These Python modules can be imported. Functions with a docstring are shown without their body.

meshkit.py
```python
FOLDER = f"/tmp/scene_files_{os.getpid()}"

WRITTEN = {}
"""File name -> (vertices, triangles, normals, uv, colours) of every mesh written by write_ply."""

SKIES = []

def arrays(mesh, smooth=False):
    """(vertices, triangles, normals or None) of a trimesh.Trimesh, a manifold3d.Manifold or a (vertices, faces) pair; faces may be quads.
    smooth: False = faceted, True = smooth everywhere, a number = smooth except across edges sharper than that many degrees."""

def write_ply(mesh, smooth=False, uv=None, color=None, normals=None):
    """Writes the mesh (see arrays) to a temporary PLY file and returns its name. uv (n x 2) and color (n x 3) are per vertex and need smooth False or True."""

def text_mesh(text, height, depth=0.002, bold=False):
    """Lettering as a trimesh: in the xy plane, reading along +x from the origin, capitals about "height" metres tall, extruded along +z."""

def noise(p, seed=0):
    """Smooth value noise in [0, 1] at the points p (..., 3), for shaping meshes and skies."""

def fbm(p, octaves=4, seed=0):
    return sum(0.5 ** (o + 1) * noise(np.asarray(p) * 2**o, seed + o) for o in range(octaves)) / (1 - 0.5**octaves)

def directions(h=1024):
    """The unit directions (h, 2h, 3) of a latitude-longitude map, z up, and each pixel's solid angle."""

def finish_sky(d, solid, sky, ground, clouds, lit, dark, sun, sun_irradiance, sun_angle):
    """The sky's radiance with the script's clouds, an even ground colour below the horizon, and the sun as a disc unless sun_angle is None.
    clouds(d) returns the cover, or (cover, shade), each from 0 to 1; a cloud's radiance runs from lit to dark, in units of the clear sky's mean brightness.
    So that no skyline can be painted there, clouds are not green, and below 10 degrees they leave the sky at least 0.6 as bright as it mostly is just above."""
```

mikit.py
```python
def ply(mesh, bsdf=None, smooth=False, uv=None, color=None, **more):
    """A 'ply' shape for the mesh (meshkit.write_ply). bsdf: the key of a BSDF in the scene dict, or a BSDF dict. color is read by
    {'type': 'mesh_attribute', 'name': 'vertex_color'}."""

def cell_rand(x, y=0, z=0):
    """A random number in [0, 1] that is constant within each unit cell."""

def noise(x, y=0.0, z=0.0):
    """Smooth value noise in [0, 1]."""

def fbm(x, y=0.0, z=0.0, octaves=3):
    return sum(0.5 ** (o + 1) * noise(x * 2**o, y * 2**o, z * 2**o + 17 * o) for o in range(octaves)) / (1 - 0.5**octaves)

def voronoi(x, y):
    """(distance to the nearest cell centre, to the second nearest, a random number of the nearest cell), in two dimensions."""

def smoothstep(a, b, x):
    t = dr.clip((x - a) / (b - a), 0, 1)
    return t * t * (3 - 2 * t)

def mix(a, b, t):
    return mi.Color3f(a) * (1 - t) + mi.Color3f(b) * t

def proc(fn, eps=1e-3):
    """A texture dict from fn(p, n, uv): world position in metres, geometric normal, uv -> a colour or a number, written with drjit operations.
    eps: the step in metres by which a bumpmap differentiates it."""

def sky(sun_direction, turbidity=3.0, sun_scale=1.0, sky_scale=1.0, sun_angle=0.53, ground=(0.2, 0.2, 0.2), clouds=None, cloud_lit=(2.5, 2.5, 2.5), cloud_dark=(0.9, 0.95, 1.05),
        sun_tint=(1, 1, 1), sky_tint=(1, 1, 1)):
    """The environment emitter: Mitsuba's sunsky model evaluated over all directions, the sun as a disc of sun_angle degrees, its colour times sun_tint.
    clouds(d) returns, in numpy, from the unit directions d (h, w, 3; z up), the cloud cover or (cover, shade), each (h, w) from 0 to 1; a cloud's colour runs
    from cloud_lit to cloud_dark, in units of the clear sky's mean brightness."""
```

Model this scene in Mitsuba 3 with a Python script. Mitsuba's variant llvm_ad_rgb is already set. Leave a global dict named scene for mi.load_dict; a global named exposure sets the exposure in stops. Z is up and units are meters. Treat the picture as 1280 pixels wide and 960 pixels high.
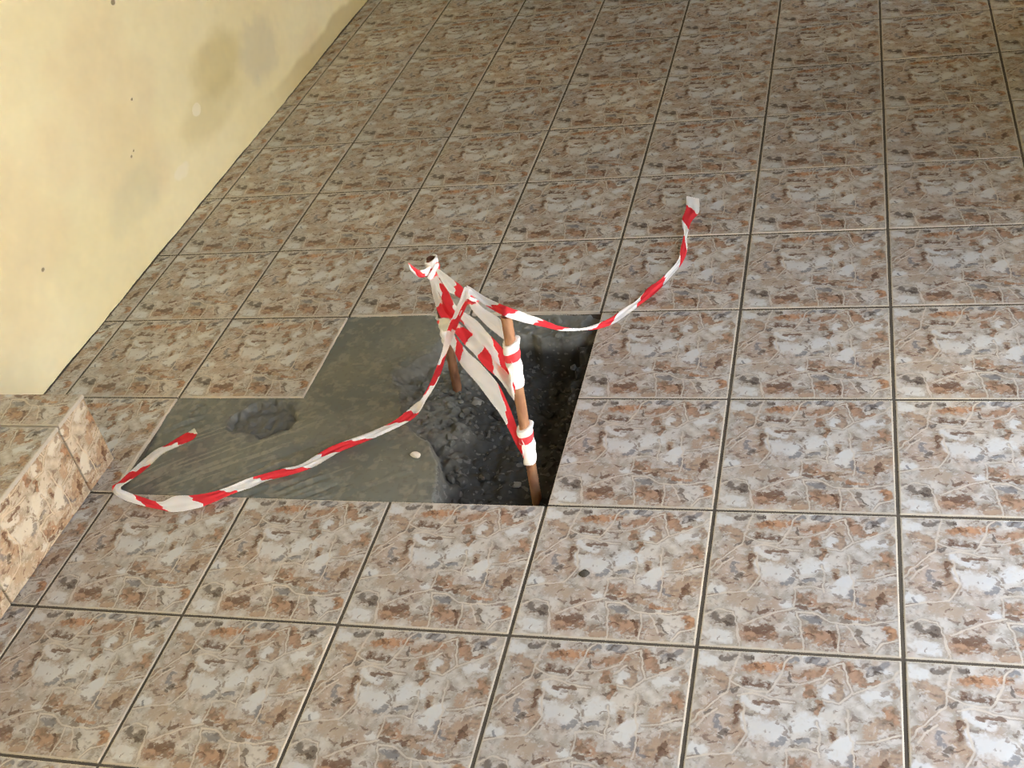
import math
import numpy as np, trimesh, mitsuba as mi, drjit as dr
import mikit
from mikit import proc, noise, fbm, voronoi, cell_rand, smoothstep, mix

T = mi.ScalarTransform4f
scene, labels = {'type': 'scene'}, {}

# ------------------------------------------------------------------ camera, sky, exposure
EYE = np.array([0.26233, -1.61569, 1.59172])
YAW, PITCH, ROLL, FOCAL = -0.35989, 0.64049, -0.22223, 1474.07
ca, sa, cp, sp, cr, sr = math.cos(YAW), math.sin(YAW), math.cos(PITCH), math.sin(PITCH), math.cos(ROLL), math.sin(ROLL)
FWD = np.array([sa * cp, ca * cp, -sp])
RIGHT = np.array([ca, -sa, 0.0])
UP = np.cross(RIGHT, FWD)
CAM_UP = -sr * RIGHT + cr * UP
scene['camera'] = {'type': 'perspective', 'fov': math.degrees(2 * math.atan(640 / FOCAL)), 'fov_axis': 'x', 'near_clip': 0.02, 'far_clip': 200.0,
                   'to_world': T().look_at(origin=EYE.tolist(), target=(EYE + FWD).tolist(), up=CAM_UP.tolist())}
def overcast(d):
    return np.full(d.shape[:2], 0.92), np.clip(0.25 + 0.25 * np.sin(d[..., 0] * 5 + 2 * d[..., 1]) * np.cos(d[..., 1] * 4), 0, 1)
scene['sky'] = mikit.sky([-0.5, 0.6, 0.62], turbidity=4.0, sun_scale=0.5, ground=(0.3, 0.29, 0.27), clouds=overcast, cloud_lit=(2.1, 2.3, 2.7), cloud_dark=(1.6, 1.78, 2.1))
exposure = 4.68

# ------------------------------------------------------------------ room measures
S = 0.33                                   # tile pitch
COL = {-5: 1.1, -4: -1.5, -3: 1.5, -2: -1.3, -1: -1.3, 0: -1.4, 1: 0.1, 2: 7.9, 3: 8.0, 4: 8.0, 5: 8.0, 6: 8.0, 7: 8.0}      # laid by hand: joint offsets in mm
ROW = {-2: -1.9, -1: 0.9, 0: -0.9, 1: 2.1, 2: 1.0, 3: 1.6, 4: -0.1, 5: -0.8, 6: -0.2, 7: -1.5}
cx = lambda c: c * S + COL.get(c, 0) / 1000
ry = lambda r: r * S + ROW.get(r, 0) / 1000
XW, XR, YF, YB, ZC = -1.715, 1.12, -3.0, 8.0, 2.75      # left wall, right wall, front, back, ceiling
HOLE = {(-4, 0), (-3, 0), (-2, 0), (-3, 1), (-2, 1)}   # lifted tiles (column, row)

# ------------------------------------------------------------------ materials
def principled(color, roughness=0.6, spec=0.5, **kw):
    c = {'type': 'rgb', 'value': list(color)} if not isinstance(color, dict) else color
    return {'type': 'twosided', 'bsdf': {'type': 'principled', 'base_color': c, 'roughness': roughness, 'specular': spec, **kw}}

WALL_A, WALL_B = (0.86, 0.80, 0.52), (0.90, 0.85, 0.59)
TILE_ROUGH, TONE = 0.34, 0.645
OPENING = (-2.6, 0.5, 2.0)
STONES = [(-0.602, 0.243, 0.013, 0.5, 'flat grey stone chip in the middle of the pit floor'), (-0.437, 0.133, 0.013, 0.6, 'grey stone chip in the pit left of the front pipe'),
          (-0.587, 0.392, 0.020, 0.9, 'larger grey stone lump in the pit just right of the rear pipe')]
KNOT = np.array([-0.470, 0.222, 0.345])
FB_, FT_ = np.array([-.38276, .09157, -.075]), np.array([-.36401, .09842, .39488])
RB_, RT_ = np.array([-.64008, .42133, -.047]), np.array([-.62471, .42800, .31976])
BAND = (0.1, 1.0, 2.0, 2.9)
WRAPS = [(FB_, FT_, 0.226, 0.330, 0.0165, 0.0130, BAND, 1), (FB_, FT_, 0.030, 0.124, 0.0168, 0.0132, BAND, 2), (RB_, RT_, 0.266, 0.311, 0.0135, 0.0150, (0.1, 0.6, 1.1, 2.2), 3), (RB_, RT_, 0.090, 0.165, 0.0140, 0.0130, (0.1, 0.3, 0.5, 0.9), 4)]
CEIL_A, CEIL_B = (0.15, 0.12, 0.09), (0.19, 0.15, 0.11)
OUT_X, OUT_H, BOUNCE_COLOR = 6.5, 3.0, (0.82, 0.78, 0.67)  # unseen outside wall, added to bounce sunlight into the room
ADDED_OPENING = (2.75, 3.15, 1.7)                # unseen opening added in the right wall to light the far end
# the print of the tiles in tile coordinates: patches (kind, from, to, radius) and veins
PATCH = [('O',0.273,0.899,0.44,0.915,0.036),('o',0.5,0.859,0.64,0.902,0.027),('o',0.738,0.951,0.83,0.854,0.031),('o',0.819,0.86,0.881,0.849,0.017),('t',0.847,0.564,0.965,0.666,0.048),('o',0.925,0.677,0.968,0.639,0.03),('o',0.477,0.369,0.569,0.343,0.037),('b',0.491,0.308,0.622,0.274,0.013),('t',0.572,0.324,0.684,0.281,0.038),('O',0.754,0.249,0.807,0.241,0.024),('o',0.569,0.131,0.656,0.083,0.059),('o',0.254,0.081,0.354,0.095,0.046),('b',0.24,0.13,0.356,0.139,0.028),('O',0.94,0.165,0.963,0.119,0.025),('t',0.436,0.065,0.497,0.034,0.03),('t',0.013,0.575,0.062,0.62,0.022),('t',0.214,0.65,0.243,0.486,0.03),('b',0.213,0.657,0.228,0.567,0.015),('p',0.16,0.347,0.237,0.313,0.048),('t',0.876,0.358,0.955,0.44,0.05),('b',0.889,0.321,0.939,0.401,0.015),('b',0.233,0.816,0.369,0.79,0.021),('d',0.185,0.76,0.215,0.767,0.014),('b',0.326,0.699,0.42,0.693,0.016),('t',0.076,0.86,0.14,0.804,0.041),('o',0.56,0.797,0.575,0.762,0.024),('t',0.704,0.797,0.712,0.762,0.031),('p',0.694,0.934,0.712,0.862,0.03),('o',0.601,0.7,0.612,0.666,0.022),('t',0.678,0.574,0.686,0.508,0.03),('b',0.676,0.554,0.692,0.501,0.014),('b',0.298,0.253,0.366,0.258,0.016),('d',0.058,0.198,0.148,0.173,0.03),('t',0.952,0.839,0.956,0.79,0.026),('d',0.124,0.952,0.178,0.955,0.019),('d',0.237,0.957,0.284,0.963,0.019),('g',0.567,0.991,0.633,0.968,0.022),('g',0.864,0.92,0.922,0.96,0.021),('d',0.851,0.898,0.876,0.907,0.011),('g',0.486,0.969,0.493,0.954,0.018),('d',0.147,0.477,0.186,0.516,0.014),('g',0.413,0.463,0.465,0.489,0.015),('g',0.531,0.484,0.57,0.487,0.016),('g',0.537,0.227,0.596,0.212,0.022),('g',0.751,0.362,0.775,0.415,0.018),('g',0.803,0.372,0.812,0.335,0.018),('d',0.812,0.102,0.848,0.069,0.009),('b',0.658,0.143,0.689,0.044,0.011),('g',0.055,0.406,0.069,0.367,0.009),('w',0.299,0.544,0.413,0.531,0.065),('w',0.254,0.695,0.354,0.651,0.027),('w',0.536,0.593,0.617,0.591,0.049),('w',0.715,0.424,0.742,0.491,0.048),('w',0.026,0.948,0.086,0.92,0.031),('w',0.538,0.989,0.551,0.969,0.014),('w',0.637,0.801,0.656,0.766,0.029),('w',0.818,0.761,0.927,0.774,0.026),('w',0.039,0.419,0.081,0.388,0.028),('w',0.061,0.085,0.145,0.061,0.037),('w',0.432,0.327,0.457,0.303,0.025),('w',0.916,0.909,0.935,0.917,0.016),('d',0.08,0.607,0.113,0.63,0.01),('g',0.136,0.589,0.167,0.536,0.017),('d',0.174,0.762,0.143,0.724,0.009),('d',0.453,0.827,0.468,0.864,0.01),('b',0.783,0.422,0.794,0.416,0.009)]
VEIN = [[(0.214,0.994),(0.177,0.806),(0.168,0.733)],[(0.168,0.733),(0.066,0.627),(-0.001,0.539)],[(0.132,0.638),(0.07,0.578),(0.038,0.528)],[(0.182,0.806),(0.264,0.759),(0.36,0.75),(0.404,0.803),(0.447,0.945),(0.482,0.996)],[(0.403,0.807),(0.517,0.813),(0.625,0.858),(0.648,0.925),(0.727,0.965)],[(0.727,0.965),(0.746,0.878),(0.771,0.787),(0.712,0.72),(0.63,0.73)],[(0.771,0.78),(0.882,0.835),(0.948,0.881),(0.994,0.941)],[(0.218,0.721),(0.298,0.743),(0.386,0.716),(0.49,0.708)],[(0.251,0.68),(0.278,0.515),(0.262,0.46),(0.223,0.391)],[(0.784,0.507),(0.89,0.521),(0.988,0.563)],[(0.767,0.506),(0.782,0.39),(0.767,0.306)],[(-0.021,0.335),(0.105,0.37),(0.223,0.391)],[(0.002,0.2),(0.077,0.253),(0.16,0.243),(0.188,0.119),(0.204,0.011)],[(0.215,0.159),(0.324,0.217),(0.395,0.26),(0.484,0.29)],[(0.492,0.267),(0.53,0.007)],[(0.487,0.267),(0.571,0.261),(0.655,0.204),(0.751,0.193),(0.844,0.2),(0.985,0.244)],[(0.695,0.183),(0.702,0.01)],[(0.738,0.186),(0.798,0.065)],[(0.868,0.006),(0.92,0.086),(0.987,0.104)],[(0.468,0.434),(0.472,0.304)],[(0.468,0.434),(0.566,0.443),(0.627,0.431)],[(0.61,0.604),(0.625,0.405)],[(0.741,0.68),(0.76,0.506)],[(0.601,0.799),(0.666,0.86)],[(0.207,0.047),(0.193,0.12)]]

KIND = {'O': (0.56, 0.33, 0.20), 'o': (0.46, 0.295, 0.20), 't': (0.48, 0.35, 0.255), 'p': (0.54, 0.43, 0.34), 'b': (0.20, 0.12, 0.085), 'd': (0.19, 0.165, 0.15), 'g': (0.26, 0.27, 0.30), 'w': (0.80, 0.84, 0.87)}

def tile_print(p, n, uv):
    """The stone-look print of the tiles, the same on each: mottled ground, coloured patches, pale veins."""
    u, v = mi.Float(uv.x), mi.Float(uv.y)
    n1, n2 = fbm(u * 20, v * 20, 3.1, 4), fbm(u * 20, v * 20, 9.7, 4)
    fine, grain = fbm(u * 48, v * 48, 5.5, 3), fbm(u * 30 + 40, v * 30, 8.5, 3)
    uu, vv = u + (n1 - 0.5) * 0.085, v + (n2 - 0.5) * 0.085
    base = mix((0.47, 0.44, 0.395), (0.72, 0.71, 0.69), smoothstep(0.35, 0.65, n1 * 0.5 + fbm(u * 7, v * 7, 1.3, 3) * 0.5))
    base = mix(base, (0.52, 0.39, 0.31), smoothstep(0.47, 0.68, fbm(u * 8, v * 8, 7.7, 4)) * 0.6)
    base = mix(base, (0.33, 0.30, 0.28), smoothstep(0.56, 0.72, grain) * 0.6)
    base = mix(base, (0.74, 0.73, 0.71), smoothstep(0.55, 0.72, fine) * 0.5)
    cover = {}
    for k, x1, y1, x2, y2, r in PATCH:
        ax, ay = x2 - x1, y2 - y1
        t = dr.clip(((uu - x1) * ax + (vv - y1) * ay) * (1.0 / (ax * ax + ay * ay + 1e-9)), 0, 1)
        d = dr.sqrt(dr.square(uu - x1 - t * ax) + dr.square(vv - y1 - t * ay)) * (1.0 / r)
        cover[k] = dr.minimum(cover.get(k, mi.Float(9)), d)
    col = base
    for k, full in (('w', 0.8), ('p', 0.6), ('t', 0.8), ('o', 0.9), ('O', 0.95), ('g', 0.8), ('b', 0.85), ('d', 0.85)):
        a = smoothstep(1.35, 0.55, cover[k] + (fine - 0.5) * (1.9 if k in 'bdg' else 1.4 if k in 'oOt' else 1.3))
        patch = KIND[k] if k in 'wpbdg' else mix(mi.Color3f(KIND[k]) * 0.6, mi.Color3f(KIND[k]) * 1.12, smoothstep(0.3, 0.68, grain))
        col = mix(col, patch, a * full)
    fleck = smoothstep(0.57, 0.68, fbm(uu * 24 + 11, vv * 36, 6.6, 3))
    col = mix(col, col * mi.Color3f(0.50, 0.44, 0.41), fleck * 0.85)
    pale = smoothstep(0.58, 0.70, fbm(uu * 30 + 23, vv * 34, 2.6, 3))
    col = mix(col, (0.74, 0.73, 0.72), pale * 0.55)
    wu, wv = u + (n1 - 0.5) * 0.03, v + (n2 - 0.5) * 0.03
    vein = mi.Float(9)
    for line in VEIN:
        for (x1, y1), (x2, y2) in zip(line, line[1:]):
            ax, ay = x2 - x1, y2 - y1
            t = dr.clip(((wu - x1) * ax + (wv - y1) * ay) * (1.0 / (ax * ax + ay * ay + 1e-9)), 0, 1)
            vein = dr.minimum(vein, dr.square(wu - x1 - t * ax) + dr.square(wv - y1 - t * ay))
    vein = dr.sqrt(vein)
    col = mix(col, (0.36, 0.31, 0.27), smoothstep(0.018, 0.008, vein) * smoothstep(0.42, 0.6, n2) * 0.55)
    col = mix(col, (0.75, 0.70, 0.63), smoothstep(0.0072, 0.0028, vein) * (0.35 + 0.9 * n1))
    edge = dr.minimum(dr.minimum(u, 1 - u), dr.minimum(v, 1 - v)) * 0.33 + (fine - 0.5) * 0.0012
    col = mix(col, (0.70, 0.65, 0.56), smoothstep(0.0040, 0.0027, edge) * 0.85)
    tone = TONE + 0.08 * cell_rand(dr.floor(p.x / 0.33), dr.floor(p.y / 0.33), 3)
    grime = smoothstep(0.45, 0.75, fbm(p.x * 2.3, p.y * 2.3, p.z * 2.3 + 4, 3))
    return mix(col * tone, col * mi.Color3f(0.84, 0.79, 0.70), grime * 0.6)

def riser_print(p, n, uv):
    """The same print in a creamier tint."""
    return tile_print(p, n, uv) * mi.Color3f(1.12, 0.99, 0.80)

def wall_color(p, n, uv):
    y, z, x = p.y, p.z, p.x
    a = fbm(x * 2 + y * 1.8, z * 1.8, 3.0, 3)
    c = mix(WALL_A, WALL_B, smoothstep(0.3, 0.7, a))
    c = mix(c, (0.78, 0.64, 0.42), smoothstep(0.55, 0.75, fbm(y * 2.6 + 4, z * 3.2, 6.0, 3)) * 0.35)
    left = smoothstep(0.05, 0.0, dr.abs(x - (-1.715)))
    def blob(by, bz, sy, sz, soft=0.35, w=0.5):
        d = dr.sqrt(dr.square((y - by) / sy) + dr.square((z - bz) / sz)) + (fbm(y * 22, z * 22, by, 3) - 0.5) * w
        return smoothstep(1.0 + soft, 1.0 - soft, d) * left
    olive = (0.60, 0.53, 0.27)
    c = mix(c, olive, blob(1.66, 0.30, 0.16, 0.085) * 0.55)
    c = mix(c, olive, blob(1.55, 0.20, 0.22, 0.07) * 0.35)
    c = mix(c, (0.70, 0.66, 0.48), blob(1.95, 0.22, 0.14, 0.10) * 0.7)
    c = mix(c, (0.70, 0.67, 0.47), blob(1.00, 0.19, 0.16, 0.07) * 0.5)
    c = mix(c, (0.96, 0.93, 0.78), blob(1.455, 0.240, 0.030, 0.019, 0.1, 0.8) * 0.6)
    c = mix(c, (0.95, 0.92, 0.77), blob(1.262, 0.130, 0.048, 0.022, 0.15, 1.0) * 0.45)
    for by, bz, s in ((1.245, 0.664, 0.007), (1.055, 0.290, 0.004), (1.075, 0.298, 0.003), (0.537, 0.248, 0.005), (1.16, 0.415, 0.0035)):
        c = mix(c, (0.22, 0.17, 0.09), blob(by, bz, s * 1.4, s, 0.3, 0.8) * 0.8)
    band = smoothstep(0.085, 0.06, z + (fbm(y * 5, z * 5, 1.0, 3) - 0.5) * 0.05) * smoothstep(1.7, 2.3, y) * left
    c = mix(c, (0.50, 0.42, 0.19), band * 0.6)
    return c * (0.96 + 0.08 * fbm(y * 30, z * 30, x * 30, 2))

def mortar_color(p, n, uv):
    f, m = fbm(p.x * 9, p.y * 9, 2.0, 3), fbm(p.x * 60, p.y * 60, 4.0, 3)
    c = mix((0.165, 0.178, 0.156), (0.128, 0.146, 0.138), smoothstep(0.35, 0.65, f))
    c = mix(c, (0.26, 0.25, 0.21), smoothstep(0.52, 0.72, m) * 0.5)
    al, ac = p.x * 0.84 + p.y * 0.54, -p.x * 0.54 + p.y * 0.84
    streak = smoothstep(0.55, 0.75, noise(al * 9, ac * 130, 3.0)) * smoothstep(0.46, 0.64, fbm(al * 5, ac * 8, 6.0, 2)) * smoothstep(0.36, 0.22, p.y) * smoothstep(-0.72, -0.84, p.x)
    c = mix(c, (0.29, 0.285, 0.245), streak * 0.6)
    gouge = smoothstep(1.2, 0.7, dr.sqrt(dr.square((p.x + 1.065) / 0.085) + dr.square((p.y - 0.26) / 0.075)) + (m - 0.5) * 0.8)
    c = mix(c, (0.11, 0.116, 0.118), gouge * 0.85)
    return mix(c, (0.12, 0.12, 0.11), smoothstep(0.66, 0.8, noise(p.x * 150, p.y * 150, 1.0)) * 0.35)

def soil_color(p, n, uv):
    f, m = fbm(p.x * 12, p.y * 12, p.z * 12, 3), fbm(p.x * 70, p.y * 70, p.z * 70, 3)
    dark = mix((0.030, 0.031, 0.030), (0.052, 0.054, 0.051), f)
    grey = mix((0.115, 0.122, 0.112), (0.19, 0.198, 0.185), f)
    rubble = smoothstep(-0.066, -0.036, p.z + (f - 0.5) * 0.03) * smoothstep(-0.48, -0.62, p.x + (f - 0.5) * 0.1)
    shelf = smoothstep(0.555, 0.575, p.y) * smoothstep(-0.06, -0.03, p.z)
    c = mix(dark, grey, dr.maximum(rubble * 0.8, shelf))
    return mix(c * (0.75 + 0.5 * m), (0.26, 0.26, 0.25), smoothstep(0.70, 0.78, noise(p.x * 110, p.y * 110, p.z * 110)) * 0.25)

def stripes(p, n, uv):
    k = dr.floor(uv.x + 0.5 * (uv.y - 0.5) + (noise(uv.x * 3, uv.y * 5, 1.0) - 0.5) * 0.2)
    odd = k - 2 * dr.floor(k * 0.5)
    return dr.select(odd > 0.5, mi.Color3f(0.84, 0.06, 0.08), mi.Color3f(0.94, 0.955, 0.99))

def pipe_color(p, n, uv):
    a = fbm(p.x * 60, p.y * 60, p.z * 22, 3)
    c = mix((0.55, 0.31, 0.18), (0.40, 0.20, 0.115), smoothstep(0.35, 0.7, a))
    return mix(c, (0.12, 0.075, 0.055), smoothstep(0.62, 0.8, fbm(p.x * 25, p.y * 25, p.z * 12 + 8, 3)) * 0.7)

def shaded_pipe_color(p, n, uv):
    return pipe_color(p, n, uv) * mi.Color3f(0.42, 0.38, 0.38)  # rear pipe: shade of the tape strands put into the colour

def grout_color(p, n, uv):
    return mix((0.075, 0.066, 0.055), (0.12, 0.105, 0.085), fbm(p.x * 40, p.y * 40, p.z * 40, 3))

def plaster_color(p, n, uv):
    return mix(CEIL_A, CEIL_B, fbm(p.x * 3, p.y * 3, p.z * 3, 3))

def paving_color(p, n, uv):
    return mix((0.44, 0.38, 0.30), (0.52, 0.45, 0.36), fbm(p.x * 2, p.y * 2, 0, 4))

scene['tile_glaze'] = principled(proc(tile_print), TILE_ROUGH, 0.5)
scene['riser_glaze'] = principled(proc(riser_print), TILE_ROUGH, 0.5)
scene['wall_paint'] = principled(proc(wall_color), 0.7, 0.3)
scene['mortar'] = principled(proc(mortar_color), 0.5, 0.45)
scene['soil'] = principled(proc(soil_color), 0.85, 0.25)
scene['tape_plastic'] = principled(proc(stripes), 0.38, 0.5)
scene['tape_film'] = {'type': 'principledthin', 'base_color': proc(stripes), 'roughness': 0.4, 'spec_trans': 0.0, 'diff_trans': 1.25, 'eta': 1.45}
scene['tape_film_loose'] = {**scene['tape_film'], 'diff_trans': 0.5}
scene['copper'] = principled(proc(pipe_color), 0.42, 0.5, metallic=0.35)
scene['copper_shaded'] = principled(proc(shaded_pipe_color), 0.5, 0.5, metallic=0.35)
scene['grout'] = principled(proc(grout_color), 0.9, 0.2)
scene['plaster'] = principled(proc(plaster_color), 0.85, 0.2)
scene['paving'] = principled(proc(paving_color), 0.9, 0.2)
scene['bounce_paint'] = principled(BOUNCE_COLOR, 0.9, 0.2)
scene['pale_stone'] = principled((0.62, 0.60, 0.55), 0.6)
scene['grey_stone'] = principled((0.19, 0.19, 0.18), 0.85, 0.2)
scene['dark_stone'] = principled((0.07, 0.065, 0.055), 0.8, 0.2)

# ------------------------------------------------------------------ helpers
def put(key, shape, label=None, category=None, group=None, kind=None, **more):
    scene[key] = {**shape, **more}
    d = {k: x for k, x in (('label', label), ('category', category), ('group', group), ('kind', kind)) if x}
    if d: labels[key] = d

class Names(dict):
    def __call__(self, name):
        n = self.get(name, 0); self[name] = n + 1
        return name if n == 0 else f'{name}_{n:03d}'
key = Names()

def box(x0, x1, y0, y1, z0, z1):
    m = trimesh.creation.box(extents=(x1 - x0, y1 - y0, z1 - z0)); m.apply_translation(((x0 + x1) / 2, (y0 + y1) / 2, (z0 + z1) / 2)); return m

def join(*ms): return trimesh.util.concatenate(list(ms))

def bevel_tile(w, h, th, u0=0.0, u1=1.0, v0=0.0, v1=1.0, bev=0.0024):
    """A tile of w x h with a rounded upper edge, its face at z = 0, from the origin to (w, h); (mesh, uv)."""
    rings = [(0.0, -th), (0.0, -bev), (bev * 0.3, -bev * 0.3), (bev, 0.0)]
    V = []
    for i, z in rings:
        V += [(i, i, z), (w - i, i, z), (w - i, h - i, z), (i, h - i, z)]
    F = [(0, 2, 1), (0, 3, 2)]
    for k in range(len(rings) - 1):
        a, b = 4 * k, 4 * k + 4
        for j in range(4):
            i2 = (j + 1) % 4
            F += [(a + j, a + i2, b + i2), (a + j, b + i2, b + j)]
    t = 4 * (len(rings) - 1)
    F += [(t, t + 1, t + 2), (t, t + 2, t + 3)]
    V = np.array(V, float)
    uv = np.c_[u0 + (u1 - u0) * V[:, 0] / w, v0 + (v1 - v0) * V[:, 1] / h]
    return trimesh.Trimesh(V, np.array(F), process=False), uv

def catmull(P, step):
    """Smooth resampling of the rows of P, spaced by about step along columns 0..2."""
    P = np.asarray(P, float); Q = np.vstack([2 * P[0] - P[1], P, 2 * P[-1] - P[-2]])
    out = []
    for i in range(1, len(Q) - 2):
        a, b, c, d = Q[i - 1:i + 3]
        n = max(2, int(np.ceil(np.linalg.norm((c - b)[:3]) / step)))
        for t in np.arange(n) / n:
            out.append(0.5 * (2 * b + (c - a) * t + (2 * a - 5 * b + 4 * c - d) * t * t + (3 * b - 3 * c + d - a) * t ** 3))
    return np.array(out + [P[-1]])

def ribbon(rows, thick=0.0, across=9, fold=0.004, seed=0, up=True, step=0.005):
    """A strip of tape through rows (left edge, right edge, stripe count). thick > 0: folded tape, two layers closed along the edges; else one film. (mesh, uv)"""
    R = catmull(rows, step); L, Rr, s = R[:, :3], R[:, 3:6], R[:, 6]
    c = (L + Rr) / 2; tan = np.gradient(c, axis=0); side = Rr - L
    nrm = np.cross(side, tan); nrm /= np.maximum(np.linalg.norm(nrm, axis=1, keepdims=True), 1e-9)
    if up: nrm[nrm[:, 2] < 0] *= -1
    along = np.r_[0, np.cumsum(np.linalg.norm(np.diff(c, axis=0), axis=1))]
    rng = np.random.RandomState(seed); ph = rng.rand(6) * 6.28
    t = np.linspace(0, 1, across)
    wave = np.sin(np.outer(along * 31 + ph[0], np.ones(across)) + t * 5 + ph[1]) * 0.5 + np.sin(np.outer(along * 58 + ph[2], np.ones(across)) - t * 9 + ph[3]) * 0.35 + np.sin(np.outer(along * 13, np.ones(across)) + t * 14 + ph[4]) * 0.6
    taper = np.minimum(1, np.minimum(along, along[-1] - along) / 0.02)[:, None] * 0.8 + 0.2
    off = fold * wave * taper * (0.35 + 0.65 * np.sin(np.pi * t))
    def layer(extra):
        return L[:, None] + side[:, None] * t[None, :, None] + nrm[:, None] * (off + extra)[:, :, None]
    N = len(c)
    if thick <= 0:
        V = layer(0 * off).reshape(-1, 3); uv = np.stack([np.repeat(s[:, None], across, 1), np.repeat(t[None], N, 0)], -1).reshape(-1, 2)
        i, j = np.meshgrid(np.arange(N - 1), np.arange(across - 1), indexing='ij'); a = (i * across + j).ravel()
        F = np.vstack([np.c_[a, a + 1, a + across + 1], np.c_[a, a + across + 1, a + across]])
        return trimesh.Trimesh(V, F, process=False), uv
    lens = thick * (0.15 + np.sin(np.pi * t))[None]
    top, bot = layer(lens), layer(-0.5 * lens)
    ring = np.concatenate([top, bot[:, ::-1]], 1); m = ring.shape[1]
    V = ring.reshape(-1, 3)
    tt = np.r_[t, t[::-1]]
    uv = np.stack([np.repeat(s[:, None], m, 1), np.repeat(tt[None], N, 0)], -1).reshape(-1, 2)
    i, j = np.meshgrid(np.arange(N - 1), np.arange(m), indexing='ij'); a = (i * m + j).ravel(); b = (i * m + (j + 1) % m).ravel()
    F = np.vstack([np.c_[a, b, b + m], np.c_[a, b + m, a + m]])
    for e, flip in ((0, 1), (N - 1, 0)):
        for k in range(across - 1):
            q = [e * m + k, e * m + k + 1, e * m + m - 2 - k, e * m + m - 1 - k]
            f = [(q[0], q[1], q[2]), (q[0], q[2], q[3])]
            F = np.vstack([F, [x[::-1] for x in f] if flip else f])
    return trimesh.Trimesh(V, F, process=False), uv

def np_noise(x, y, seed=0):
    def h(i, j):
        a = (i.astype(np.int64) * 374761393 + j.astype(np.int64) * 668265263 + seed * 974711) & 0xFFFFFFFF
        a = ((a ^ (a >> 13)) * 1274126177) & 0xFFFFFFFF
        return ((a ^ (a >> 16)) & 0xFFFFFF) / 16777215.0
    i, j = np.floor(x), np.floor(y); fx, fy = x - i, y - j
    fx, fy = fx * fx * (3 - 2 * fx), fy * fy * (3 - 2 * fy)
    return (h(i, j) * (1 - fx) + h(i + 1, j) * fx) * (1 - fy) + (h(i, j + 1) * (1 - fx) + h(i + 1, j + 1) * fx) * fy

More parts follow.
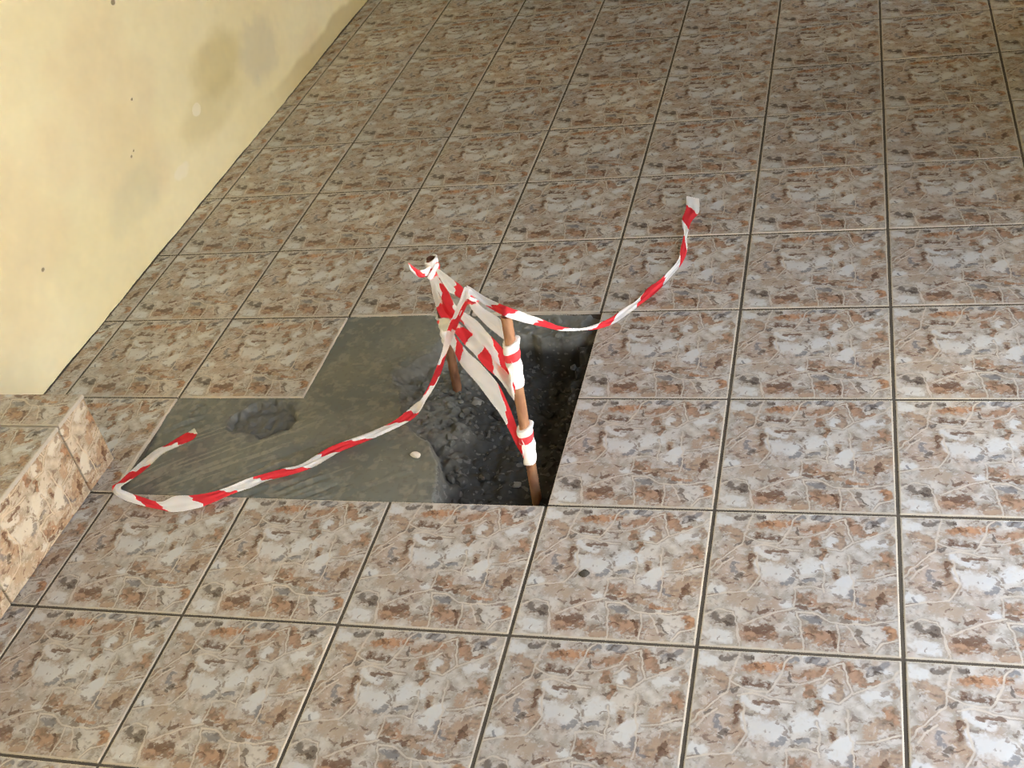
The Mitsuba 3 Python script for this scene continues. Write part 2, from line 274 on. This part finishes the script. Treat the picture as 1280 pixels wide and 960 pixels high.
def np_fbm(x, y, seed=0, o=4): return sum(0.5 ** (k + 1) * np_noise(x * 2 ** k, y * 2 ** k, seed + k) for k in range(o)) / (1 - 0.5 ** o)
sstep = lambda a, b, x: (lambda t: t * t * (3 - 2 * t))(np.clip((x - a) / (b - a), 0, 1))

def rock(size, seed, flat=1.0):
    m = trimesh.creation.icosphere(subdivisions=2); rng = np.random.RandomState(seed)
    for _ in range(9):
        d = rng.randn(3); d /= np.linalg.norm(d); k = 0.55 + 0.3 * rng.rand(); h = m.vertices @ d
        m.vertices -= np.outer(np.maximum(0, h - k), d)
    m.vertices *= np.array([1, 0.55 + 0.4 * rng.rand(), (0.5 + 0.3 * rng.rand()) * flat]) * size
    return m

# ------------------------------------------------------------------ the room
def wall_grid():
    ys = np.arange(YF, YB + 0.001, 0.02); zs = np.r_[np.arange(0, 1.0, 0.02), np.arange(1.0, ZC + 0.001, 0.125)]
    zs[-1] = ZC
    Y, Z = np.meshgrid(ys, zs, indexing='ij')
    X = XW + (np_fbm(Y * 4, Z * 4, 5) - 0.5) * 0.008 + (np_fbm(Y * 17, Z * 17, 8) - 0.5) * 0.005 * np.exp(-Z * 12)
    V = np.stack([X, Y, Z], -1).reshape(-1, 3); nz = len(zs)
    i, j = np.meshgrid(np.arange(len(ys) - 1), np.arange(nz - 1), indexing='ij'); a = (i * nz + j).ravel()
    return trimesh.Trimesh(V, np.vstack([np.c_[a, a + nz, a + nz + 1], np.c_[a, a + nz + 1, a + 1]]), process=False)

put('wall_left', mikit.ply(join(wall_grid(), box(XW - 0.2, XW - 0.012, YF, YB, 0, ZC)), 'wall_paint', smooth=40), kind='structure', label='cream yellow plastered wall with damp stains and flaked paint', category='wall')
put('wall_back', mikit.ply(box(XW - 0.2, XR + 0.2, YB, YB + 0.2, 0, ZC), 'wall_paint'), kind='structure')
put('wall_front', mikit.ply(box(XW - 0.2, XR + 0.2, YF - 0.2, YF, 0, ZC), 'wall_paint'), kind='structure')
O0, O1, OH = OPENING
D0, D1, DH = ADDED_OPENING
put('wall_right', mikit.ply(join(box(XR, XR + 0.2, YF, O0, 0, ZC), box(XR, XR + 0.2, O1, D0, 0, ZC), box(XR, XR + 0.2, D1, YB, 0, ZC), box(XR, XR + 0.2, O0, O1, OH, ZC), box(XR, XR + 0.2, D0, D1, DH, ZC)), 'wall_paint'), kind='structure')
put('ceiling', mikit.ply(box(XW - 0.2, XR + 0.2, YF - 0.2, YB + 0.2, ZC, ZC + 0.15), 'plaster'), kind='structure')
put('added_bounce_wall', mikit.ply(box(OUT_X, OUT_X + 0.2, -14, 10, -0.06, OUT_H), 'bounce_paint'), kind='structure', label='unseen cream wall added outside to bounce sunlight into the room', category='wall')
put('ground', mikit.ply(box(XR + 0.2, 40, -40, 40, -0.3, -0.06), 'paving'), kind='structure', label='pale paving outside the open side of the room', category='ground')

# the floor: a bed with grout, the hole left open, and every tile on it
def floor_bed():
    from shapely.geometry import Polygon, box as rect
    from shapely.ops import unary_union
    e = -0.0005 - J
    holes = unary_union([rect(cx(c) - 1e-4, ry(r) - 1e-4, cx(c + 1) + 1e-4, ry(r + 1) + 1e-4) for c, r in HOLE]).buffer(-e, join_style=2)
    return trimesh.creation.extrude_polygon(rect(XW - 0.1, YF, XR + 0.2, YB).difference(holes), 0.4).apply_translation((0, 0, -0.4022))

TH, J = 0.009, 0.0030
put('floor', mikit.ply(floor_bed(), 'grout'), kind='structure', label='tiled floor laid in a square grid with dark joints', category='floor')
plain = {}
rng = np.random.RandomState(4)
for r in range(-6, 13):
    for c in range(-6, 6):
        if (c, r) in HOLE: continue
        x0, x1, y0, y1 = (cx(c) if c > -6 else XW + 0.004 - J) + J, cx(c + 1) - J, ry(r) + J, ry(r + 1) - J
        u0 = 0.0 if c > -6 else 1 - (x1 - x0) / 0.324
        size = (round(x1 - x0, 4), round(y1 - y0, 4))
        if size not in plain:
            m, uv = bevel_tile(*size, TH, u0)
            plain[size] = mikit.ply(m, 'tile_glaze', uv=uv)
        tilt = rng.uniform(-0.12, 0.12, 2)
        scene[key('floor__tile')] = {**plain[size], 'to_world': T().translate([x0, y0, rng.uniform(-0.0004, 0.0004)]).rotate([1, 0, 0], tilt[0]).rotate([0, 1, 0], tilt[1])}

# raised step along the left wall: mortar core, riser tiles, tread tiles
XS, YS, HS = -1.377, 0.107, 0.193
labels['tiled_step'] = {'label': 'raised tiled step against the yellow wall at the left edge, brightly lit on its riser', 'category': 'step'}
scene['tiled_step__core'] = mikit.ply(box(XW + 0.012, XS - 0.0105, YF + 0.01, YS - 0.002, 0.001, HS - 0.0105), 'grout')
seams = [ry(-r) for r in range(0, 8)]
y1 = YS
for k, y0 in enumerate(seams):
    a, b = y0 + 0.0025, y1 - (0.0025 if k else 0)
    full = k > 0
    m, uv = bevel_tile(b - a, HS - 0.012, 0.009, 0.03 if full else 0.66, 0.97 if full else 0.97, 0.25, 0.83)
    # the face turned to +x: local x runs along y, local y up
    R = T().translate([XS, a, 0.002]) @ T(np.array([[0, 0, 1, 0], [1, 0, 0, 0], [0, 1, 0, 0], [0, 0, 0, 1]], float))
    scene[key('tiled_step__riser_tile')] = {**mikit.ply(m, 'riser_glaze', uv=uv), 'to_world': R}
    m, uv = bevel_tile(XS + 0.003 - (XW + 0.008), b - a, 0.009, 0.0, 1.0, 0.0 if full else 0.0, 1.0 if full else 0.32, bev=0.0028)
    scene[key('tiled_step__tread_tile')] = {**mikit.ply(m, 'tile_glaze', uv=uv), 'to_world': T().translate([XW + 0.008, a, HS])}
    y1 = y0

# ------------------------------------------------------------------ the dug-up patch: mortar on the left, the pit on the right
EDGE = np.array([[-.57, -.05], [-.57, .008], [-.577, .07], [-.60, .131], [-.642, .19], [-.685, .212], [-.725, .262], [-.757, .332], [-.785, .391], [-.782, .446], [-.753, .483], [-.711, .514], [-.715, .579], [-.733, .63], [-.74, .70]])
X0, X1, Y0, Y1 = cx(-4) - J + 0.0002, cx(-1) + J - 0.0002, ry(0) - J + 0.0002, ry(2) + J - 0.0002
def dug():
    h = 0.003
    xs, ys = np.linspace(X0, X1, int((X1 - X0) / h) + 1), np.linspace(Y0, Y1, int((Y1 - Y0) / h) + 1)
    X, Y = np.meshgrid(xs, ys, indexing='ij')
    edge = np.interp(Y, EDGE[:, 1], EDGE[:, 0]) + (np_fbm(X * 14, Y * 14, 3) - 0.5) * 0.05 + (np_fbm(X * 60, Y * 60, 6) - 0.5) * 0.014
    d = X - edge                                              # > 0 in the pit
    # mortar: trowelled, with drag marks and a gouge
    al, ac = X * 0.84 + Y * 0.54, -X * 0.54 + Y * 0.84
    zm = -0.0045 + (np_fbm(X * 5, Y * 5, 11) - 0.5) * 0.005 - np.maximum(0, -1.20 - X) * 0.11 * sstep(0.3, 0.1, Y) + (np_fbm(X * 45, Y * 45, 12) - 0.5) * 0.0022
    drag = ((np_noise(al * 7, ac * 85, 21) - 0.5) * 0.011 + (np_noise(al * 16, ac * 150, 23) - 0.5) * 0.003) * sstep(0.46, 0.62, np_fbm(al * 5, ac * 7, 22, 2)) * (0.25 + 0.75 * sstep(0.34, 0.22, Y) * sstep(-0.74, -0.84, X)) + (np_fbm(X * 15, Y * 24, 25) - 0.5) * 0.004
    zm += drag - 0.006 * np.exp(-((ac - (-0.94 * -0.54 + 0.15 * 0.84)) / 0.014) ** 2) * sstep(-1.02, -0.96, X) * sstep(-0.84, -0.9, X)
    g = np.sqrt(((X + 1.065) / 0.085) ** 2 + ((Y - 0.26) / 0.07) ** 2) + (np_fbm(X * 30, Y * 30, 31) - 0.5) * 0.9
    zm += sstep(1.0, 0.75, g) * (-0.015 + (np_fbm(X * 70, Y * 70, 33) - 0.5) * 0.02)
    g2 = np.sqrt(((X + 1.245) / 0.04) ** 2 + ((Y - 0.285) / 0.03) ** 2) + (np_fbm(X * 40, Y * 40, 35) - 0.5)
    zm += sstep(1.0, 0.7, g2) * (np_fbm(X * 90, Y * 90, 36) - 0.6) * 0.014
    zm += sstep(-0.05, 0.0, d) * (np_fbm(X * 35, Y * 35, 37) - 0.6) * 0.012 * sstep(0.2, 0.3, Y)
    # pit
    rough = (np_fbm(X * 22, Y * 22, 41, 5) - 0.5) * 0.036 + (np_fbm(X * 75, Y * 75, 42, 3) - 0.5) * 0.015
    slope = np.clip(d / 0.20, 0, 1)
    back = sstep(0.18, 0.26, Y)
    deep = -0.078 - 0.045 * sstep(-0.52, -0.42, X) * sstep(0.22, 0.36, Y)
    zp = back * (-0.026 - 0.030 * slope - 0.03 * sstep(-0.60, -0.52, X)) + (1 - back) * (-0.05 - 0.03 * slope)
    zp = np.where(X > -0.56, zp + (deep - zp) * sstep(-0.58, -0.46, X), zp) + rough
    z = zm + (zp - zm) * sstep(0.0, 0.016 + 0.02 * back, d)
    # the grey bed left standing along the far edge, crumbs along the right edge
    lip = 0.574 + (np_fbm(X * 20, Y * 3, 51) - 0.5) * 0.05
    far = sstep(lip - 0.004, lip + 0.004, Y) * sstep(-0.004, 0.02, d)
    z = z * (1 - far) + far * (-0.010 + (np_fbm(X * 40, Y * 40, 52) - 0.5) * 0.010)
    crumb = sstep(-0.362, -0.352, X + (np_fbm(X * 30, Y * 30, 53) - 0.5) * 0.05) * np.maximum(sstep(0.30, 0.36, Y), sstep(0.06, 0.02, Y))
    z = z * (1 - crumb) + crumb * (-0.022 + (np_fbm(X * 60, Y * 60, 54) - 0.5) * 0.018)
    V = np.stack([X, Y, z], -1).reshape(-1, 3); ny = len(ys)
    i, j = np.meshgrid(np.arange(len(xs) - 1), np.arange(ny - 1), indexing='ij')
    mx, my = X[:-1, :-1] + h / 2, Y[:-1, :-1] + h / 2
    keep = ~((mx < cx(-3) - J) & (my > ry(1) + J))                     # the tile left in place in the far left corner
    soil = (d[:-1, :-1] > 0.001)
    def part(mask):
        a = (i * ny + j)[mask & keep].ravel()
        m = trimesh.Trimesh(V, np.vstack([np.c_[a, a + ny, a + ny + 1], np.c_[a, a + ny + 1, a + 1]]), process=False); m.remove_unreferenced_vertices(); return m
    return part(~soil), part(soil), (lambda x, y: z[np.clip(np.searchsorted(xs, x), 0, len(xs) - 1), np.clip(np.searchsorted(ys, y), 0, ny - 1)])

mortar_mesh, soil_mesh, ground_z = dug()
put('mortar_patch', mikit.ply(mortar_mesh, 'mortar', smooth=True), label='grey-green trowelled mortar filling the left of the lifted tiles, with drag marks and a gouge', category='mortar')
put('soil_pit', mikit.ply(soil_mesh, 'soil', smooth=50), label='dark rough earth pit dug where tiles are missing, around the two pipes', category='pit')
rng = np.random.RandomState(17)
clods = []
for k in range(420):
    x, y = rng.uniform(-0.74, X1 - 0.01), rng.uniform(0.02, 0.64)
    if x < np.interp(y, EDGE[:, 1], EDGE[:, 0]) + 0.02: continue
    m = rock(rng.uniform(0.003, 0.010) if k % 4 else rng.uniform(0.009, 0.016), k)
    m.apply_transform(trimesh.transformations.rotation_matrix(rng.rand() * 6.3, [0, 0, 1])); m.apply_translation((x, y, ground_z(x, y) + 0.001)); clods.append(m)
put('soil_pit__clods', mikit.ply(join(*clods), 'soil'), kind='stuff', label='crumbled dark clods on the pit floor')
for k, (x, y, s, flat, text) in enumerate(STONES):
    m = rock(s, 100 + k, flat); m.apply_transform(trimesh.transformations.rotation_matrix(k * 1.3, [0, 0, 1])); m.apply_translation((x, y, ground_z(x, y) + s * 0.22))
    put(key('rubble_stone'), mikit.ply(m, 'grey_stone', smooth=25), label=text, category='stone')
m = rock(0.012, 77); m.apply_translation((-0.649, 0.138, ground_z(-0.649, 0.138) + 0.004))
put('white_pebble', mikit.ply(m, 'pale_stone', smooth=25), label='white pebble on the mortar beside the edge of the pit', category='pebble')
m = rock(0.0115, 78, 0.45); m.apply_translation((-0.222, -0.178, 0.003))
put('dark_crumb', mikit.ply(m, 'dark_stone', smooth=25), label='dark flat crumb lying alone on a floor tile in front of the pit', category='crumb')

# ------------------------------------------------------------------ the pipes
FB, FT = np.array([-.38276, .09157, -.075]), np.array([-.36401, .09842, .39488])
RB, RT = np.array([-.64008, .42133, -.047]), np.array([-.62471, .42800, .31976])
def along(b, t, n=(0, 0, 1)):
    M = trimesh.geometry.align_vectors([0, 0, 1], (t - b) / np.linalg.norm(t - b)); M[:3, 3] = b; return M
def pipe(b, t, bury):
    L = np.linalg.norm(t - b) - 0.007; ro, ri = 0.0106, 0.0088
    m = trimesh.creation.revolve([(ri, L - 0.25), (ri, L - 0.0006), (ri + 0.0004, L), (ro - 0.0008, L), (ro, L - 0.0008), (ro, -bury), (0.0, -bury)], sections=36)
    m.apply_transform(along(b, t)); return m
put('metal_pipe', mikit.ply(pipe(FB, FT, 0.05), 'copper', smooth=40), label='copper-brown metal pipe standing at the front right corner of the pit, taped twice', category='pipe')
put('metal_pipe_001', mikit.ply(pipe(RB, RT, 0.06), 'copper_shaded', smooth=40), label='brown metal pipe at the back of the pit, shade put in its colour, a bow of tape on top', category='pipe')

# ------------------------------------------------------------------ the red and white tape
# rows of (left edge xyz, right edge xyz, stripe count), in metres
UPPER=[[-0.5978,0.3684,0.3149,-0.5823,0.35,0.3364,0.2],[-0.5807,0.349,0.3029,-0.5459,0.3074,0.3435,0.5],[-0.5609,0.3263,0.2914,-0.5224,0.2809,0.3468,0.8],[-0.5379,0.3009,0.3001,-0.5014,0.2578,0.352,1.3],[-0.5225,0.2847,0.3029,-0.4903,0.2462,0.3421,1.8],[-0.4973,0.2565,0.3139,-0.4675,0.2208,0.3474,2.1],[-0.4822,0.2396,0.2997,-0.4398,0.1886,0.3462,2.4],[-0.4515,0.2095,0.2892,-0.4203,0.1733,0.3432,2.5],[-0.424,0.184,0.2876,-0.4012,0.1584,0.3402,2.7],[-0.3981,0.1575,0.2873,-0.3878,0.1471,0.3292,2.9]]
MIDA=[[-0.6164,0.3901,0.2848,-0.5936,0.3628,0.3103,0.7],[-0.5998,0.3702,0.2523,-0.5618,0.3244,0.2928,1.2],[-0.5757,0.341,0.2261,-0.5383,0.2966,0.277,2.0],[-0.5357,0.2968,0.2319,-0.5056,0.2617,0.2807,2.2],[-0.5012,0.2559,0.2282,-0.4723,0.2229,0.2858,2.45],[-0.464,0.2111,0.2202,-0.4397,0.1844,0.2837,2.7],[-0.4278,0.162,0.2229,-0.4032,0.1351,0.2924,3.05],[-0.4006,0.1212,0.2286,-0.3793,0.0985,0.2966,3.75],[-0.3773,0.0822,0.2357,-0.358,0.0617,0.2981,4.3]]
MIDB=[[-0.625,0.3912,0.2803,-0.6055,0.3672,0.2956,0.3],[-0.6274,0.3944,0.2343,-0.5968,0.3569,0.2572,0.6],[-0.6267,0.393,0.2033,-0.5756,0.3302,0.2379,1.4],[-0.6097,0.3749,0.1815,-0.5395,0.2891,0.2375,2.2],[-0.5752,0.3339,0.1784,-0.5066,0.2509,0.2461,3.4],[-0.5419,0.2916,0.1794,-0.4772,0.2138,0.2507,4.2],[-0.5074,0.2482,0.1884,-0.4513,0.181,0.2547,4.9],[-0.4599,0.188,0.1949,-0.4262,0.1486,0.2492,5.9],[-0.4178,0.1335,0.2049,-0.3909,0.1026,0.2569,6.4],[-0.3785,0.0798,0.2,-0.3657,0.0664,0.2444,6.9]]
LOW=[[-0.6208,0.3884,0.1238,-0.594,0.3575,0.1722,0.6],[-0.5978,0.3591,0.1231,-0.571,0.3282,0.1739,0.8],[-0.5848,0.3469,0.0901,-0.5333,0.286,0.1623,2.3],[-0.555,0.3116,0.0817,-0.4961,0.2421,0.1678,2.4],[-0.5222,0.2728,0.0769,-0.465,0.2056,0.1646,2.6],[-0.4932,0.2387,0.0715,-0.4388,0.1748,0.1556,2.8],[-0.4616,0.1951,0.0704,-0.4162,0.1421,0.1446,2.9],[-0.4333,0.1522,0.0657,-0.4012,0.1155,0.1292,3.3],[-0.4102,0.1154,0.0524,-0.3875,0.0902,0.1089,3.7],[-0.386,0.0794,0.048,-0.372,0.065,0.0996,4.2]]
LEFT_END=[[-0.4603,0.1717,0.4069,-0.4588,0.2033,0.3762,0.6],[-0.4876,0.2002,0.3602,-0.4914,0.2379,0.3188,0.98],[-0.5299,0.2429,0.2886,-0.5314,0.2782,0.2534,1.02],[-0.5598,0.2646,0.2351,-0.5661,0.3055,0.1927,2.2],[-0.5928,0.2679,0.1638,-0.5926,0.3019,0.1422,2.95],[-0.6396,0.2817,0.081,-0.6292,0.31,0.072,3.92],[-0.6632,0.267,0.05,-0.6537,0.2734,0.0425,4.4],[-0.6846,0.277,0.028,-0.6746,0.2491,0.019,4.8],[-0.7253,0.2329,0.016,-0.6981,0.2321,0.01,5.9],[-0.7697,0.1943,0.016,-0.7455,0.1909,0.01,6.6],[-0.8101,0.1718,0.014,-0.7841,0.1632,0.008,7.1],[-0.848,0.1445,0.014,-0.8219,0.1361,0.008,7.8],[-0.8733,0.1152,0.014,-0.8575,0.0938,0.008,8.3],[-0.8983,0.0861,0.014,-0.8807,0.0753,0.008,8.95],[-0.9328,0.0724,0.014,-0.9188,0.0565,0.008,9.3],[-0.9729,0.0534,0.014,-0.9578,0.0401,0.008,9.9],[-1.0025,0.0373,0.014,-0.9852,0.0192,0.008,10.4],[-1.0328,0.0116,0.016,-1.0184,-0.0038,0.01,10.9],[-1.0669,-0.0091,0.018,-1.0563,-0.0367,0.012,11.6],[-1.1062,-0.0225,0.02,-1.0881,-0.057,0.014,12.1],[-1.1453,-0.0285,0.022,-1.1288,-0.0703,0.016,12.6],[-1.1713,-0.0467,0.022,-1.1646,-0.0646,0.016,13.0],[-1.2265,-0.0357,0.026,-1.2111,-0.0584,0.02,13.95],[-1.2597,-0.0282,0.032,-1.257,-0.0492,0.026,14.4],[-1.2735,-0.0254,0.036,-1.2872,-0.0346,0.03,14.6],[-1.273,-0.0174,0.038,-1.3033,-0.0146,0.032,14.85],[-1.2613,-0.0018,0.038,-1.2936,0.001,0.032,15.1],[-1.2468,0.0364,0.034,-1.2835,0.0471,0.028,15.95],[-1.2333,0.0939,0.03,-1.2669,0.1107,0.024,16.6],[-1.2163,0.1132,0.03,-1.2451,0.133,0.024,16.9],[-1.1894,0.1282,0.034,-1.2213,0.1592,0.028,17.3],[-1.1702,0.1353,0.04,-1.1984,0.1721,0.034,17.85],[-1.1637,0.1477,0.046,-1.1865,0.1737,0.04,18.3]]
RIGHT_END=[[-0.4772,0.2236,0.3761,-0.4579,0.177,0.3866,0.5],[-0.4378,0.1865,0.3777,-0.4201,0.1418,0.3858,0.7],[-0.4015,0.1505,0.3867,-0.3932,0.1174,0.3876,1.0],[-0.3611,0.1096,0.3996,-0.3561,0.0804,0.3985,1.85],[-0.3573,0.16,0.355,-0.3485,0.1441,0.34,2.3],[-0.3593,0.2541,0.275,-0.3566,0.2447,0.26,2.95],[-0.3593,0.3352,0.203,-0.3583,0.3289,0.191,3.5],[-0.3574,0.4244,0.126,-0.3565,0.4218,0.117,4.1],[-0.341,0.5106,0.061,-0.3391,0.5137,0.052,4.6],[-0.3188,0.5732,0.029,-0.3159,0.5614,0.0215,5.1],[-0.2938,0.6108,0.02,-0.286,0.5932,0.014,5.9],[-0.2712,0.6488,0.018,-0.2597,0.6307,0.012,6.4],[-0.2466,0.6778,0.018,-0.2317,0.6759,0.012,7.0],[-0.2235,0.7344,0.018,-0.2047,0.7185,0.012,7.5],[-0.1987,0.7679,0.018,-0.1839,0.7692,0.012,8.0],[-0.1671,0.848,0.018,-0.1572,0.8422,0.012,8.9],[-0.1663,0.9105,0.018,-0.1501,0.9041,0.012,9.7],[-0.1654,0.9751,0.018,-0.1563,0.9611,0.012,10.3],[-0.1739,1.0148,0.018,-0.1564,1.0195,0.012,10.95],[-0.1784,1.055,0.018,-0.1515,1.0509,0.012,11.4],[-0.1745,1.0953,0.018,-0.1389,1.0903,0.012,11.95],[-0.1797,1.1633,0.02,-0.1456,1.1579,0.014,12.6]]
BOW_A=[[-0.6239,0.4109,0.3021,-0.6313,0.4077,0.2819,0.5],[-0.6417,0.3966,0.3019,-0.6423,0.3964,0.2835,1.2],[-0.6506,0.3884,0.3157,-0.6506,0.3884,0.2932,1.8],[-0.6594,0.3824,0.3321,-0.6601,0.3821,0.314,2.2]]
BOW_B=[[-0.6093,0.4173,0.3098,-0.6062,0.4186,0.3006,0.2],[-0.6208,0.4079,0.2958,-0.6147,0.4105,0.2856,0.5],[-0.6323,0.3985,0.2818,-0.6263,0.4012,0.2715,0.9]]
TAB=[[-0.5706,0.3185,0.2295,-0.5779,0.3256,0.1972,0.9],[-0.6015,0.3531,0.2076,-0.5883,0.335,0.1864,0.4],[-0.6281,0.3787,0.1791,-0.6039,0.3475,0.1732,0.2]]
labels['barrier_tape'] = {'label': 'red and white striped barrier tape strung between two pipes, ends trailing on floor', 'category': 'tape'}
def tape(name, rows, label=None, **kw):
    m, uv = ribbon(rows, **kw)
    put(key('barrier_tape__' + name), mikit.ply(m, 'tape_plastic' if kw.get('thick', 0) > 0 else 'tape_film_loose' if name == 'loose_end' else 'tape_film', smooth=True, uv=uv), label=label)
tape('strand', UPPER, seed=1, fold=0.003, up=False)
tape('strand', MIDA, seed=2, fold=0.005, up=False)
tape('strand', MIDB, seed=3, fold=0.005, up=False)
tape('strand', LOW, seed=4, fold=0.004, up=False)
tape('loose_end', LEFT_END, 'loose end trailing left over the mortar and the floor', seed=5, fold=0.0028)
tape('loose_end', RIGHT_END, 'loose end trailing right over the front pipe onto the tiles', seed=6, fold=0.0028)
tape('bow', BOW_A, 'knotted end sticking out at the top of the rear pipe', thick=0.003, seed=7, fold=0.002)
tape('bow', BOW_B, thick=0.002, seed=8, fold=0.001)
tape('tab', TAB, 'short white end sticking out from the rear pipe', thick=0.0015, seed=9, fold=0.002)

def wrap(b, t, z0, z1, r0, r1, s0, seed, shear=0.006):
    """Tape wound round a pipe from height z1 down to z0: a closed sleeve with ridges."""
    A = along(b, t); L = lambda z: (z - b[2]) / (t - b)[2] * np.linalg.norm(t - b)
    rng = np.random.RandomState(seed); n, m = 22, 40
    zz, th = np.linspace(L(z1), L(z0), n), np.arange(m) / m * 2 * np.pi
    K, TT = np.meshgrid(np.linspace(0, 1, n), th, indexing='ij')
    rad = r0 + (r1 - r0) * K + 0.0010 * np.sin(K * 21 + TT + seed) + 0.0009 * np.sin(TT * 3 + K * 8 + seed) + 0.0012 * np.exp(-(K / 0.06) ** 2)
    Z = zz[:, None] + shear * np.cos(TT - 0.2) * (1 - 0.6 * K)
    out = np.stack([rad * np.cos(TT), rad * np.sin(TT), Z], -1)
    inn = np.stack([(0.0110 + 0 * rad) * np.cos(TT), (0.0110 + 0 * rad) * np.sin(TT), Z], -1)[::-1]
    P = np.concatenate([out, inn], 0); N = len(P); V = P.reshape(-1, 3)
    s = np.interp(np.linspace(0, 1, n), (0, 0.2, 0.38, 1), s0); s = np.r_[s, s[::-1]]
    uv = np.stack([np.repeat(s[:, None], m, 1), np.full((N, m), 0.5)], -1).reshape(-1, 2)
    i, j = np.meshgrid(np.arange(N), np.arange(m), indexing='ij')
    a, c = (i * m + j).ravel(), (((i + 1) % N) * m + j).ravel(); b2, d = (i * m + (j + 1) % m).ravel(), (((i + 1) % N) * m + (j + 1) % m).ravel()
    M = trimesh.Trimesh(V, np.vstack([np.c_[a, d, b2], np.c_[a, c, d]]), process=False); M.apply_transform(A); return M, uv
for b, t, z0, z1, r0, r1, s0, seed in WRAPS:
    m, uv = wrap(b, t, z0, z1, r0, r1, s0, seed)
    put(key('barrier_tape__wrap'), mikit.ply(m, 'tape_plastic', smooth=True, uv=uv))
# the knot that gathers the two loose ends on the upper strand
m = trimesh.creation.icosphere(subdivisions=4); d = m.vertices.copy()
rad = 1 + 0.28 * np.sin(d[:, 0] * 5 + d[:, 2] * 7) * np.sin(d[:, 1] * 6 + 1) + 0.15 * np.sin(d[:, 2] * 13 + d[:, 0] * 4)
m.vertices = d * rad[:, None] * np.array([0.011, 0.009, 0.012]) + KNOT
put('barrier_tape__knot', mikit.ply(m, 'tape_plastic', smooth=True, uv=np.c_[d[:, 2] * 1.4 + 0.4, d[:, 0]]), label='crumpled pink knot where the loose ends meet')
